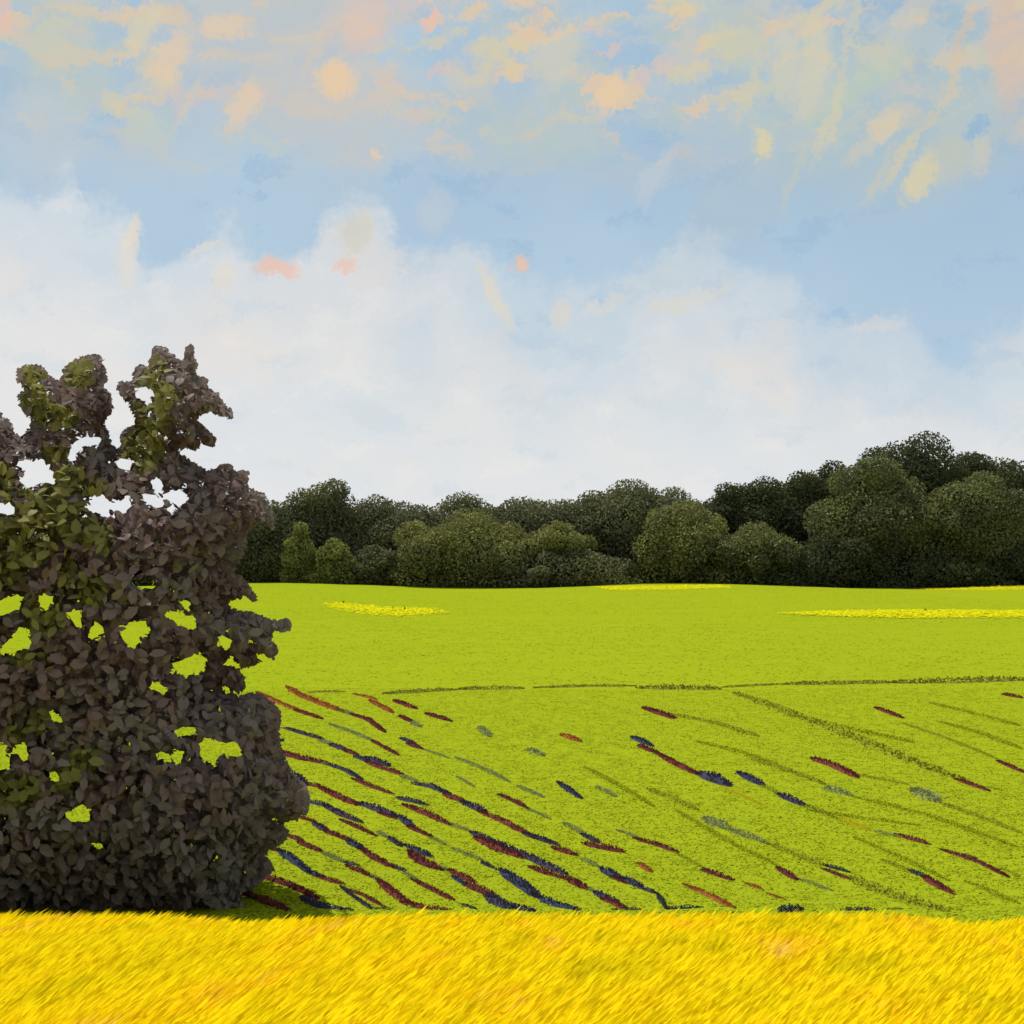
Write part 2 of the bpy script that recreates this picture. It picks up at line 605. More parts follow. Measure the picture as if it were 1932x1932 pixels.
tufts('short_grass', 80000, 17.0, 54.0, (2.0, 0.40), (0.007, 0.018), (0.014, 0.034), 4, M_near,
      'short lime green grass between the dark crop rows', 1.15)
tufts('meadow_grass', 40000, 54.5, 238.0, (3.0, 0.40), (0.008, 0.02), (0.05, 0.12), 3, M_grass,
      'bright lime meadow grass in front of the far wood', 1.1)

# ------------------------------------------------------------------ yellow flower bands in the far meadow
M_flower = foliage('yellow_bloom', [(0.56, 0.54, 0.008), (0.62, 0.58, 0.010), (0.45, 0.47, 0.006)], 0.15, up=0.8)


def poly_dist(pts, poly):
    best = np.full(len(pts), 1e9)
    for i in range(len(poly)):
        a, b = poly[i - 1], poly[i]
        ab = b - a
        t = np.clip(((pts - a) @ ab) / max(ab @ ab, 1e-9), 0, 1)
        dd_ = np.linalg.norm(pts - (a + t[:, None] * ab), axis=1)
        best = np.minimum(best, dd_)
    return best


def flower_patch(outline, label, n=2600):
    ol = np.array([ground_at(x, y)[:2] for x, y in outline])
    lo, hi2 = ol.min(0), ol.max(0)
    pts = lo + (hi2 - lo) * rng.random((n * 3, 2))
    ins = in_poly(pts, ol)
    pts = pts[ins]
    ed = poly_dist(pts / np.array([1, 6.0]), ol / np.array([1, 6.0]))
    pts = pts[rng.random(len(pts)) < 0.12 + ed / 1.6][:n]
    c = ol.mean(0)
    root = np.array([c[0], c[1], float(terrain(c[0], c[1]))])
    P = np.stack([pts[:, 0], pts[:, 1], terrain(pts[:, 0], pts[:, 1]) + 0.05 + 0.015 * rng.random(len(pts))], -1) - root
    m = len(P)
    D = nrm(np.stack([rng.normal(scale=1.0, size=m), rng.normal(scale=1.0, size=m), np.full(m, 0.08)], -1))
    v = leaves(P, D, nrm(np.array([0, 0, 1.0]) + 0.1 * rand_unit(m)), 0.2 + 0.2 * rng.random(m), 0.2 + 0.2 * rng.random(m))
    o = leaf_mesh('flower_band', v, M_flower)
    o.location = root
    tag(o, label, 'flowers', 'yellow flower bands in the far meadow')


def in_poly(pts, poly):
    x, y = pts[:, 0], pts[:, 1]
    c = np.zeros(len(pts), bool)
    j = len(poly) - 1
    for i in range(len(poly)):
        xi, yi = poly[i]
        xj, yj = poly[j]
        cond = ((yi > y) != (yj > y)) & (x < (xj - xi) * (y - yi) / (yj - yi + 1e-12) + xi)
        c ^= cond
        j = i
    return c


flower_patch([(600, 1138), (660, 1139), (720, 1145), (820, 1148), (850, 1157), (770, 1166), (690, 1162), (635, 1152)],
             'short yellow flower band nearest the dark plum tree')
flower_patch([(1455, 1158), (1560, 1153), (1700, 1151), (1932, 1152), (2000, 1160), (1932, 1167), (1700, 1168), (1560, 1164)],
             'long yellow flower band low in the meadow at right', 5200)
flower_patch([(1110, 1107), (1250, 1105), (1370, 1104.5), (1390, 1110), (1280, 1114), (1150, 1115)],
             'yellow flower band at the foot of the round olive tree', 4200)
flower_patch([(1690, 1108), (1800, 1105), (1932, 1105), (2000, 1109), (1932, 1114), (1760, 1114)],
             'yellow flower band at the wood edge below the tallest tree', 4200)

# ------------------------------------------------------------------ the wood behind the meadow
M_dark = foliage('dark_green_leaf', [(0.112, 0.120, 0.064), (0.125, 0.132, 0.070), (0.136, 0.144, 0.076)], 0.25, (0.140, 0.146, 0.058), 0.12, gloss=0.004, up=0.4)
M_deep = foliage('deep_green_leaf', [(0.060, 0.072, 0.036), (0.070, 0.082, 0.042), (0.080, 0.092, 0.046)], 0.25, (0.075, 0.086, 0.036), 0.12, up=0.4)
M_wood_lit_right = foliage('lit_wood_leaf_right', [(0.150, 0.164, 0.054), (0.168, 0.182, 0.060), (0.136, 0.150, 0.052)], 0.25, (0.112, 0.124, 0.054), 0.16, gloss=0.01, up=0.4)  # lit look of the front crowns put into the leaf colour
M_wood_lit_left = foliage('lit_wood_leaf_left', [(0.205, 0.212, 0.066), (0.226, 0.232, 0.072), (0.186, 0.192, 0.062)], 0.25, (0.165, 0.170, 0.066), 0.16, gloss=0.004, up=0.4)  # same lit tone, made paler for the glare over the left side
M_wood_lit_small = foliage('lit_wood_leaf_small', [(0.190, 0.204, 0.056), (0.212, 0.224, 0.062), (0.174, 0.186, 0.054)], 0.25, gloss=0.004, up=0.4)  # lit tone of the small left-end crowns, carried by leaf colour
WOOD = [
    # name, centre x, top y, width, distance, material, foot y (crown bottom), label
    ('woodland_tree', 20, 1005, 190, 258, M_dark, 1100, 'low dark tree of the far wood at the left picture edge, behind plum tree'),
    ('woodland_tree', 165, 995, 190, 256, M_dark, 1100, 'low dark wood tree behind the middle of the plum tree'),
    ('woodland_tree', 300, 1000, 180, 258, M_dark, 1100, 'low dark wood tree glimpsed through right half of plum tree'),
    ('woodland_tree', 410, 975, 160, 256, M_dark, 1100, 'dark wood tree mostly hidden by the right edge of plum tree'),
    ('woodland_tree', 505, 946, 150, 254, M_dark, 1100, 'dark green wood tree showing just right of the plum tree crown'),
    ('woodland_tree', 570, 922, 140, 257, M_dark, 1100, 'dark round-topped wood tree left of the small pointed top'),
    ('woodland_tree', 628, 904, 110, 255, M_dark, 1100, 'dark wood tree with small pointed top, left part of the wood'),
    ('woodland_tree', 705, 936, 160, 258, M_dark, 1100, 'dark wood tree sloping down right of the small pointed top'),
    ('woodland_tree', 785, 953, 140, 256, M_dark, 1100, 'lowest dark wood tree in the dip of the skyline'),
    ('woodland_tree', 868, 931, 200, 259, M_dark, 1100, 'broad dark wood tree behind the wide pale moss tree'),
    ('woodland_tree', 975, 939, 180, 257, M_dark, 1100, 'flat-topped dark wood tree right of the broad one'),
    ('woodland_tree', 1065, 944, 150, 255, M_dark, 1100, 'dark wood tree left of the domed dark tree in mid skyline'),
    ('woodland_tree', 1182, 906, 190, 257, M_dark, 1100, 'domed dark tree standing up in the middle of the skyline'),
    ('woodland_tree', 1115, 926, 120, 259, M_dark, 1100, 'small dark shoulder tree against the left of the middle dome'),
    ('woodland_tree', 1268, 920, 130, 259, M_dark, 1100, 'dark tree between middle dome and round olive tree'),
    ('woodland_tree', 1368, 911, 90, 258, M_deep, 1100, 'narrow dark tree poking up behind the round olive tree'),
    ('woodland_tree', 1440, 900, 140, 260, M_deep, 1100, 'dark bluish tree where the skyline starts to climb right'),
    ('woodland_tree', 1510, 889, 120, 257, M_deep, 1100, 'dark tree on the climbing skyline, second step up'),
    ('woodland_tree', 1567, 869, 100, 260, M_deep, 1100, 'dark tree on the climbing skyline, left of big moss crown'),
    ('woodland_tree', 1650, 845, 150, 262, M_deep, 1100, 'dark tree just left of the tallest tree in the wood'),
    ('woodland_tree', 1742, 817, 180, 258, M_deep, 1100, 'tallest dark tree of the wood, top of the right skyline'),
    ('woodland_tree', 1835, 856, 150, 261, M_deep, 1100, 'dark tree just right of the tallest tree in the wood'),
    ('woodland_tree', 1915, 872, 150, 258, M_deep, 1100, 'dark tree at the right picture edge skyline'),
    ('woodland_tree', 2010, 885, 170, 260, M_deep, 1100, 'dark tree cut by the right picture edge'),
    ('woodland_tree', 745, 948, 230, 270, M_dark, 1100, 'dark tree far back behind the dip right of the pointed top'),
    ('woodland_tree', 1030, 946, 240, 270, M_dark, 1100, 'dark tree far back between broad tree and middle dome'),
    ('woodland_tree', 1395, 920, 230, 272, M_deep, 1100, 'dark tree far back closing the gap behind the narrow tree'),
    ('woodland_tree', 1540, 890, 200, 272, M_deep, 1100, 'dark tree far back behind the climbing part of the skyline'),
    ('woodland_tree', 1880, 866, 190, 272, M_deep, 1100, 'dark tree far back behind the right edge moss crown'),
    ('woodland_tree', 566, 985, 62, 246, M_wood_lit_small, 1098, 'narrow bright moss tree at the left end of the wood'),
    ('woodland_tree', 628, 1015, 76, 244, M_wood_lit_small, 1100, 'small cone-shaped moss tree at the left end of the wood'),
    ('woodland_tree', 700, 1030, 130, 248, M_dark, 1104, 'low dark bush-like tree beside the small moss cone'),
    ('woodland_tree', 880, 962, 250, 247, M_wood_lit_left, 1106, 'wide pale moss tree at the front of the left wood'),
    ('woodland_tree', 1045, 985, 150, 246, M_wood_lit_left, 1060, 'moss tree with flat spreading crown left of the middle dome'),
    ('woodland_tree', 1080, 1035, 190, 243, M_dark, 1106, 'low dark front tree below the flat spreading moss crown'),
    ('woodland_tree', 1292, 942, 170, 246, M_wood_lit_left, 1106, 'round olive green tree at the middle of the wood front'),
    ('woodland_tree', 1420, 985, 180, 244, M_wood_lit_right, 1106, 'lower olive green tree touching the round olive one on its right'),
    ('woodland_tree', 1580, 1000, 160, 243, M_deep, 1106, 'rounded very dark tree at wood foot below big moss crown'),
    ('woodland_tree', 1650, 862, 215, 247, M_wood_lit_right, 1064, 'big moss green crown high on the right of the wood'),
    ('woodland_tree', 1765, 1045, 220, 243, M_deep, 1106, 'low very dark tree between the two right moss crowns'),
    ('woodland_tree', 1850, 890, 180, 246, M_wood_lit_right, 1072, 'moss green crown nearest the right picture edge'),
    ('woodland_tree', 1925, 1020, 110, 243, M_deep, 1106, 'very dark low tree at the right edge foot'),
]


def wood_tree(name, cx, ty, wd, dist, mat, foot, label, k):
    s = dist / F
    bz = float(terrain((cx - CX) * s, dist))
    base = np.array([(cx - CX) * s, dist, bz])
    root = empty(name, base)
    tag(root, label, 'tree', 'trees of the far wood')
    H = EYE - (ty - YH) * s - bz
    zb = EYE - (foot - YH) * s - bz
    zb = zb if zb > 1.5 else -0.2
    hw = wd * s * (0.70 if mat in (M_dark, M_deep) else 0.60)
    r = np.random.default_rng(100 + k)
    tv, tf = tube([(0, 0, -0.2), (0.1, 0, H * 0.25), (-0.1, 0.1, H * 0.55), (0.05, 0, H * 0.85)], [0.38, 0.3, 0.2, 0.05], 7)
    mesh_obj('trunk', tv, tf, M_bark, root, True)
    # many uneven lobes filling a dome
    Hc = H - zb
    lobes = []
    nl = 20
    for i in range(nl):
        dvec = r.normal(size=3)
        dvec /= np.linalg.norm(dvec)
        rr = 0.35 + 0.65 * r.random() ** 0.5
        lr = min(hw, Hc * 0.6) * (0.22 + 0.26 * r.random())
        zz = zb + Hc * 0.42 + dvec[2] * rr * (Hc * (0.58 if dvec[2] > 0 else 0.42) - lr * 0.8)
        lobes.append((dvec[0] * rr * (hw - lr * .75), dvec[1] * rr * (hw * .8 - lr * .75), zz, lr * 1.1, lr, lr * 0.9))
    lobes.append((0.05 * hw, 0, H - hw * 0.30, hw * 0.36, hw * 0.36, hw * 0.30))
    fill = 0.84 if mat in (M_dark, M_deep) else 0.70
    lobes.append((0, 0, zb + Hc * 0.45, hw * fill, hw * 0.6, Hc * 0.46 * (fill + .1)))
    for sx in (-0.55, 0.0, 0.55):
        lobes.append((sx * hw, -0.1 * hw, zb + Hc * 0.14, hw * 0.42, hw * 0.4, Hc * 0.17))
    vs = []
    for (lx, ly, lz, ax, ay, azz) in lobes:
        area = ax * azz * 4 + ay * azz * 3
        n = int(area * 19) + 40
        d = nrm(r.normal(size=(n, 3)))
        rad = 1.10 - 0.46 * r.random(n) ** 1.1
        P = np.stack([lx + d[:, 0] * ax * rad, ly + d[:, 1] * ay * rad, lz + d[:, 2] * azz * rad], -1)
        P = P[P[:, 2] > -0.15]
        n = len(P)
        d = d[:n]
        Dv = nrm(r.normal(size=(n, 3)) + np.array([0, 0, -0.2]))
        Nn = nrm(d + 0.7 * r.normal(size=(n, 3)))
        sz = 0.30 + 0.34 * r.random(n)
        v = np.empty((n, 4, 3))
        S = nrm(np.cross(Dv, Nn))
        v[:, 0] = P - Dv * sz[:, None] * .5
        v[:, 1] = P + S * sz[:, None] * .38
        v[:, 2] = P + Dv * sz[:, None] * .5
        v[:, 3] = P - S * sz[:, None] * .38
        vs.append(v)
    v = np.concatenate(vs)
    mesh_obj('crown', v.reshape(-1, 3), np.arange(len(v) * 4).reshape(-1, 4), mat, root)


for k, w in enumerate(WOOD):
    wood_tree(*w, k)

# ------------------------------------------------------------------ the dark plum-leaved tree
TY = 20.5                       # its distance


def z1(pts):
    return [(x * .3201, 618.5 + y * .3201) for x, y in pts]


def z2(pts):
    return [(x * .3201, 1159.7 + y * .3201) for x, y in pts]


OUT = z1([(0, 505), (60, 560), (95, 640), (130, 655), (170, 590), (205, 560), (120, 470), (110, 400), (150, 350), (100, 310), (100, 250),
          (160, 220), (240, 225), (290, 290), (360, 330), (375, 250), (420, 200), (500, 170), (590, 158), (605, 220), (635, 300), (580, 360),
          (640, 375), (665, 430), (660, 490), (600, 560), (640, 620), (665, 690), (690, 738), (722, 700), (715, 625), (760, 590), (810, 580),
          (795, 520), (760, 450), (715, 405), (690, 345), (705, 318), (745, 320), (790, 350), (790, 250), (830, 218), (880, 235), (880, 200),
          (905, 170), (912, 115), (960, 120), (1010, 150), (1040, 190), (1095, 210), (1098, 105), (1130, 105), (1145, 190), (1158, 220),
          (1150, 290), (1230, 308), (1205, 350), (1295, 385), (1300, 430), (1360, 490), (1380, 542), (1310, 515), (1230, 490), (1140, 530),
          (1200, 590), (1265, 650), (1258, 702), (1180, 670), (1160, 718), (1000, 690), (1110, 780), (1220, 850), (1330, 808), (1362, 812),
          (1362, 850), (1468, 848), (1450, 940), (1550, 980), (1600, 1070), (1608, 1195), (1560, 1120), (1450, 1200), (1440, 1330),
          (1370, 1420), (1430, 1480), (1490, 1560), (1525, 1625), (1440, 1570), (1360, 1510), (1420, 1590), (1340, 1600), (1345, 1655)])
OUT += z2([(1500, -5), (1600, 35), (1700, 30), (1710, 95), (1600, 90), (1600, 140), (1640, 220), (1600, 250), (1510, 210), (1500, 260),
           (1540, 275), (1440, 312), (1350, 240), (1315, 270), (1320, 300), (1400, 320), (1442, 370), (1435, 435), (1390, 440), (1270, 395),
           (1270, 430), (1390, 480), (1530, 462), (1600, 520), (1655, 580), (1645, 700), (1640, 760), (1680, 850), (1720, 930), (1800, 1010),
           (1825, 1070), (1805, 1170), (1750, 1210), (1650, 1215), (1705, 1290), (1665, 1350), (1550, 1400), (1615, 1500), (1500, 1600),
           (1400, 1670), (1480, 1740), (1480, 1830)])
OUT += [(-420, 1745), (-470, 1600), (-440, 1480), (-480, 1380), (-400, 1290), (-410, 1200), (-330, 1120), (-350, 1040), (-270, 960),
        (-250, 880), (-170, 850), (-150, 780), (-80, 800), (-40, 765)]
OUT = np.array(OUT)
HOLES = [z1(h) for h in [
    [(90, 790), (260, 790), (330, 925), (270, 900), (160, 945), (130, 900), (160, 830)],
    [(400, 770), (430, 690), (500, 648), (585, 648), (580, 688), (490, 692), (440, 740), (430, 788)],
    [(690, 800), (710, 772), (768, 778), (755, 833), (700, 828)],
    [(865, 920), (930, 898), (962, 930), (940, 972)],
    [(838, 978), (900, 1000), (952, 1008), (965, 1042), (900, 1058), (860, 1022)],
    [(965, 985), (1060, 955), (1105, 1010), (1060, 1050), (1010, 1020)],
    [(990, 1060), (1020, 1055), (1020, 1085), (1000, 1085)],
    [(528, 1020), (605, 990), (640, 1050), (632, 1115), (555, 1080)],
    [(655, 1055), (750, 1002), (772, 1050), (730, 1090)],
    [(-20, 1035), (78, 1058), (78, 1102), (-20, 1085)],
    [(798, 385), (850, 355), (908, 380), (860, 430)],
    [(765, 1490), (860, 1468), (935, 1510), (890, 1532), (800, 1512)],
    [(965, 1678), (1150, 1710), (1155, 1772), (1050, 1750)],
    [(1078, 1608), (1118, 1618), (1105, 1655)],
    [(706, 1770), (850, 1728), (884, 1800), (815, 1800), (780, 1885), (740, 1850)],
    [(518, 1822), (560, 1752), (612, 1790), (540, 1832)],
    [(396, 1680), (470, 1678), (478, 1755), (440, 1745)],
    [(228, 1572), (315, 1588), (270, 1662), (240, 1640)],
    [(-20, 1620), (120, 1572), (108, 1662), (-20, 1695)],
    [(-10, 1925), (110, 1775), (150, 1775), (178, 1878), (60, 1905)],
    [(1298, 1806), (1360, 1850), (1340, 1890), (1298, 1860)],
]] + [z2(h) for h in [
    [(1018, 290), (1150, 243), (1212, 253), (1190, 312), (1090, 368)],
    [(896, 420), (920, 398), (988, 445), (960, 468)],
    [(288, 572), (322, 568), (374, 638), (318, 622)],
    [(1026, 690), (1100, 662), (1164, 690), (1060, 714)],
    [(1176, 822), (1210, 728), (1290, 768), (1388, 748), (1424, 834), (1300, 802), (1260, 884)],
    [(920, 798), (1000, 835), (1078, 802), (1062, 864), (980, 864)],
    [(-10, 738), (52, 850), (42, 914), (-10, 914)],
    [(78, 778), (148, 768), (158, 884), (118, 840)],
    [(294, 935), (335, 935), (335, 986), (310, 980)],
    [(396, 1180), (490, 1116), (528, 1190), (500, 1218), (408, 1212)],
    [(540, 1350), (604, 1362), (592, 1384)],
]] + [[(-120, 1010), (-80, 1000), (-70, 1040), (-110, 1050)], [(-220, 1250), (-170, 1235), (-165, 1275), (-210, 1280)],
      [(-90, 1380), (-50, 1370), (-45, 1405), (-85, 1410)], [(-280, 1120), (-240, 1110), (-235, 1150), (-270, 1155)]]
HOLES = [np.array(h) for h in HOLES]
LIT_PATCHES = [(*z1([(a, b)])[0], c * .3201, d * .3201) for a, b, c, d in [
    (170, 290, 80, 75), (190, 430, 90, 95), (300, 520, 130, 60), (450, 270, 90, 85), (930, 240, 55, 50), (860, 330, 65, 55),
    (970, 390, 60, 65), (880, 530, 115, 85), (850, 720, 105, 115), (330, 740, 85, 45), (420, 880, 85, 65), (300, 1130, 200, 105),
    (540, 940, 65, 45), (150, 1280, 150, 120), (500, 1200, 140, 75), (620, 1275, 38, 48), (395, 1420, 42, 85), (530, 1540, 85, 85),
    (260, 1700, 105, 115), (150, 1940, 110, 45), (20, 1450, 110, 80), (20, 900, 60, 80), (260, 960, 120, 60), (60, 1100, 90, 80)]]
LIT_PATCHES += [(*z2([(a, b)])[0], c * .3201, d * .3201) for a, b, c, d in [
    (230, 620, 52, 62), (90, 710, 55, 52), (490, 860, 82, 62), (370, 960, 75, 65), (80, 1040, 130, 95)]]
LIT_PATCHES += [(-120, 950, 60, 50), (-200, 1100, 70, 60), (-80, 1180, 60, 60), (-260, 1300, 70, 50)]


def project(P):
    return np.stack([CX + P[..., 0] / P[..., 1] * F, YH - (P[..., 2] - EYE) / P[..., 1] * F], -1)


def bad_leaf(v, tol_out):
    """leaf vertices that would stick out of the crown outline or close one of its gaps"""
    ex = [(v[:, a_] + v[:, b_]) * 0.5 for a_, b_ in ((0, 1), (0, 2), (1, 2), (3, 4), (1, 4), (1, 3), (2, 4), (3, 5), (4, 5), (2, 3))]
    v = np.concatenate([v, np.stack(ex, 1)], 1)
    pp = project(v).reshape(-1, 2)
    bad = np.zeros(len(pp), bool)
    for h in HOLES:
        lo, hi2 = h.min(0), h.max(0)
        m = (pp[:, 0] >= lo[0]) & (pp[:, 0] <= hi2[0]) & (pp[:, 1] >= lo[1]) & (pp[:, 1] <= hi2[1])
        if m.any():
            bad[m] |= in_poly(pp[m], h)
    outm = ~in_poly(pp, OUT)
    if outm.any():
        far = poly_dist(pp[outm], OUT) > tol_out
        idx = np.where(outm)[0][far]
        bad[idx] = True
    hit_ = bad.reshape(len(v), -1).any(1)
    return hit_ & ((rng.random(len(v)) > 0.02) | (tol_out > 4.5))


plum = empty('tree', (at(-75, 1713, TY)[0], TY, 0.0))
tag(plum, 'large dark plum-brown tree with olive patches at left, behind yellow crop', 'tree')
ORG = np.array(plum.location)


def crown_leaves(n):
    lo, hi2 = OUT.min(0), OUT.max(0)
    pp = lo + (hi2 - lo) * rng.random((n, 2))
    pp = pp[in_poly(pp, OUT)]
    for h in HOLES:
        pp = pp[~in_poly(pp, h)]
    dist = poly_dist(pp, OUT)
    tt = np.clip(dist / 230.0, 0, 1)
    th = 0.12 + 2.3 * np.sqrt(1 - (1 - tt) ** 2)
    s = rng.random(len(pp)) * 2 - 1
    s = np.sign(s) * np.abs(s) ** 0.6
    Y = TY + s * th
    P = np.stack([(pp[:, 0] - CX) / F * Y, Y, EYE - (pp[:, 1] - YH) / F * Y], -1)
    P[:, 2] = np.maximum(P[:, 2], terrain(P[:, 0], P[:, 1]) + 0.02)
    m = len(P)
    cen = np.array([at(40, 1350, TY)[0], TY, 2.6])
    out = nrm(P - cen)
    D = nrm(out * 0.5 + rand_unit(m) * 0.9 + np.array([0, 0, -0.25]))
    Nn = nrm(out * 0.8 + np.array([0, -0.35, 0.25]) + rand_unit(m) * 0.6)
    near = np.clip(dist / 40, 0.0, 1)
    Lg = (0.11 + 0.14 * rng.random(m)) * (0.75 + 0.25 * near)
    Wd = Lg * (0.46 + 0.2 * rng.random(m))
    P = P - D * Lg[:, None] * 0.5
    v = leaves(P, D, Nn, Lg, Wd)
    ok = ~bad_leaf(v, 4.0)
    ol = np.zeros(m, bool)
    for (a, b, c, d) in LIT_PATCHES:
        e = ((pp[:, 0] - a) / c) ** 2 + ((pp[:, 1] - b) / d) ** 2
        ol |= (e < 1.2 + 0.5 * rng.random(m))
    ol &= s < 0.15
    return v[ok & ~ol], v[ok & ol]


va, vb = crown_leaves(74000)
# leaf sprays along the outline itself, tips outwards
seg = np.roll(OUT, -1, 0) - OUT
sl = np.linalg.norm(seg, axis=1)
cum = np.concatenate([[0], np.cumsum(sl)])
ns = 5200
t = rng.random(ns) * cum[-1]
ix = np.clip(np.searchsorted(cum, t, side='right') - 1, 0, len(OUT) - 1)
bp = OUT[ix] + seg[ix] * ((t - cum[ix]) / np.maximum(sl[ix], 1e-6))[:, None]
nor = np.stack([seg[ix][:, 1], -seg[ix][:, 0]], -1) / np.maximum(sl[ix], 1e-6)[:, None]
pr = bp + nor * 6
flip = in_poly(pr, OUT)
nor[flip] *= -1
inn = bp - nor * (4 + 16 * rng.random(ns))[:, None]
Yb = TY + rng.normal(scale=0.25, size=ns)
Pb = np.stack([(inn[:, 0] - CX) / F * Yb, Yb, EYE - (inn[:, 1] - YH) / F * Yb], -1)
Db = nrm(np.stack([nor[:, 0], rng.normal(scale=.3, size=ns), -nor[:, 1]], -1) + rand_unit(ns) * 0.45 + np.array([.1, 0, -.15]))
Lb = 0.10 + 0.14 * rng.random(ns)
vv = leaves(Pb - Db * Lb[:, None] * 0.35, Db, nrm(np.array([0, -1, .4]) + rand_unit(ns) * .6), Lb, Lb * (0.42 + 0.2 * rng.random(ns)))
okb = ~bad_leaf(vv, 5.0) & (project(vv).reshape(-1, 2)[:, 1].reshape(ns, 6).max(1) < 1742)
vv = vv[okb]
crown = leaf_mesh('crown', np.concatenate([va, vv]) - ORG, M_leaf, plum)
leaf_mesh('lit_tone_foliage', vb - ORG, M_leaf_lit, crown)['label'] = 'olive green leaf patches, sunlight put into the leaf colour'
# trunk and limbs inside the crown
base = np.array([at(-75, 1713, TY)[0], TY, 0.0])


def limb(name, pts, r0, r1, parent):
    P = np.array(pts) - ORG
    k = len(P)
    tv, tf = tube(P, np.linspace(r0, r1, k), 10)
    return mesh_obj(name, tv, tf, M_bark, parent, True)


fork = base + np.array([0.1, 0, 1.6])
trunk = limb('trunk', [base + np.array([0, 0, -0.3]), base + np.array([.03, .03, 0.5]), base + np.array([-.02, 0, 1.1]), fork], 0.30, 0.2, plum)
for tx, ty_, tdy in [(130, 760, .2), (300, 780, -.1), (300, 1160, -.4), (425, 1010, .2), (450, 1190, .3), (420, 1480, -.3), (20, 1080, .5),
                     (-150, 950, .1), (-280, 1200, -.2), (-250, 1480, .3), (190, 1280, -.5)]:
    tip = at(tx, ty_, TY + tdy)
    best = None
    for k_ in range(80):
        j1 = at(-70 + 60 * rng.normal() * (k_ > 0), min(1560, ty_ + 330) + 90 * rng.normal() * (k_ > 0), TY)
        j2 = (j1 * 0.45 + tip * 0.55) + np.array([0.35 * rng.normal(), 0, 0.35 * rng.normal()]) * (k_ > 0)
        pth = np.array([fork - np.array([0, 0, 0.3]), j1 * .5 + fork * .5, j1, j2, tip])
        tt_ = np.linspace(0, 4, 90)
        sm_ = np.stack([np.interp(tt_, np.arange(5), pth[:, c_]) for c_ in range(3)], -1)
        pj = project(sm_)
        hit = sum(int((in_poly(pj, h) | (poly_dist(pj, h) < 7)).sum()) for h in HOLES) + int((~in_poly(pj, OUT)).sum())
        if best is None or hit < best[0]:
            best = (hit, pth)
        if hit == 0:
            break
    limb('branch', best[1], 0.07, 0.012, trunk)

# ------------------------------------------------------------------ crop rows: low clumps of maroon, indigo and grey-green plants


def c3(p):
    return (463.9 + p[0] * .3201, 1237 + p[1] * .3201)


K4 = .6206 * .7731


def c4(p):
    return (1300 * .7731 + p[0] * K4, 1237 + p[1] * K4)


CM = {
    'R': (foliage('maroon_leaf', [(0.18, 0.045, 0.042), (0.13, 0.036, 0.042), (0.21, 0.058, 0.046)], 0.2), 'maroon'),
    'O': (foliage('russet_leaf', [(0.36, 0.13, 0.04), (0.30, 0.10, 0.04), (0.40, 0.16, 0.05)], 0.2), 'russet'),
    'B': (foliage('indigo_leaf', [(0.045, 0.045, 0.105), (0.070, 0.052, 0.095), (0.045, 0.066, 0.115), (0.090, 0.044, 0.068)], 0.15), 'indigo'),
    'D': (foliage('slate_leaf', [(0.040, 0.052, 0.056), (0.055, 0.066, 0.070)], 0.15), 'slate dark'),
    'G': (foliage('greyish_leaf', [(0.26, 0.30, 0.10), (0.23, 0.265, 0.12), (0.29, 0.335, 0.07)], 0.2, up=0.5), 'grey-green'),
    'L': (foliage('dull_olive_leaf', [(0.29, 0.335, 0.018), (0.31, 0.355, 0.020), (0.26, 0.295, 0.030)], 0.2, up=0.8), 'dull olive'),
    'M': (foliage('brownish_grass', [(0.21, 0.22, 0.03), (0.24, 0.25, 0.035), (0.25, 0.22, 0.04)], 0.2, up=0.5), 'brownish'),
    'F': (foliage('faded_olive_leaf', [(0.315, 0.37, 0.012), (0.33, 0.385, 0.014), (0.30, 0.345, 0.018)], 0.2, up=0.7), 'pale olive'),
    'Y': (foliage('straw_leaf', [(0.55, 0.50, 0.02), (0.62, 0.52, 0.03)], 0.35), 'yellow'),
}


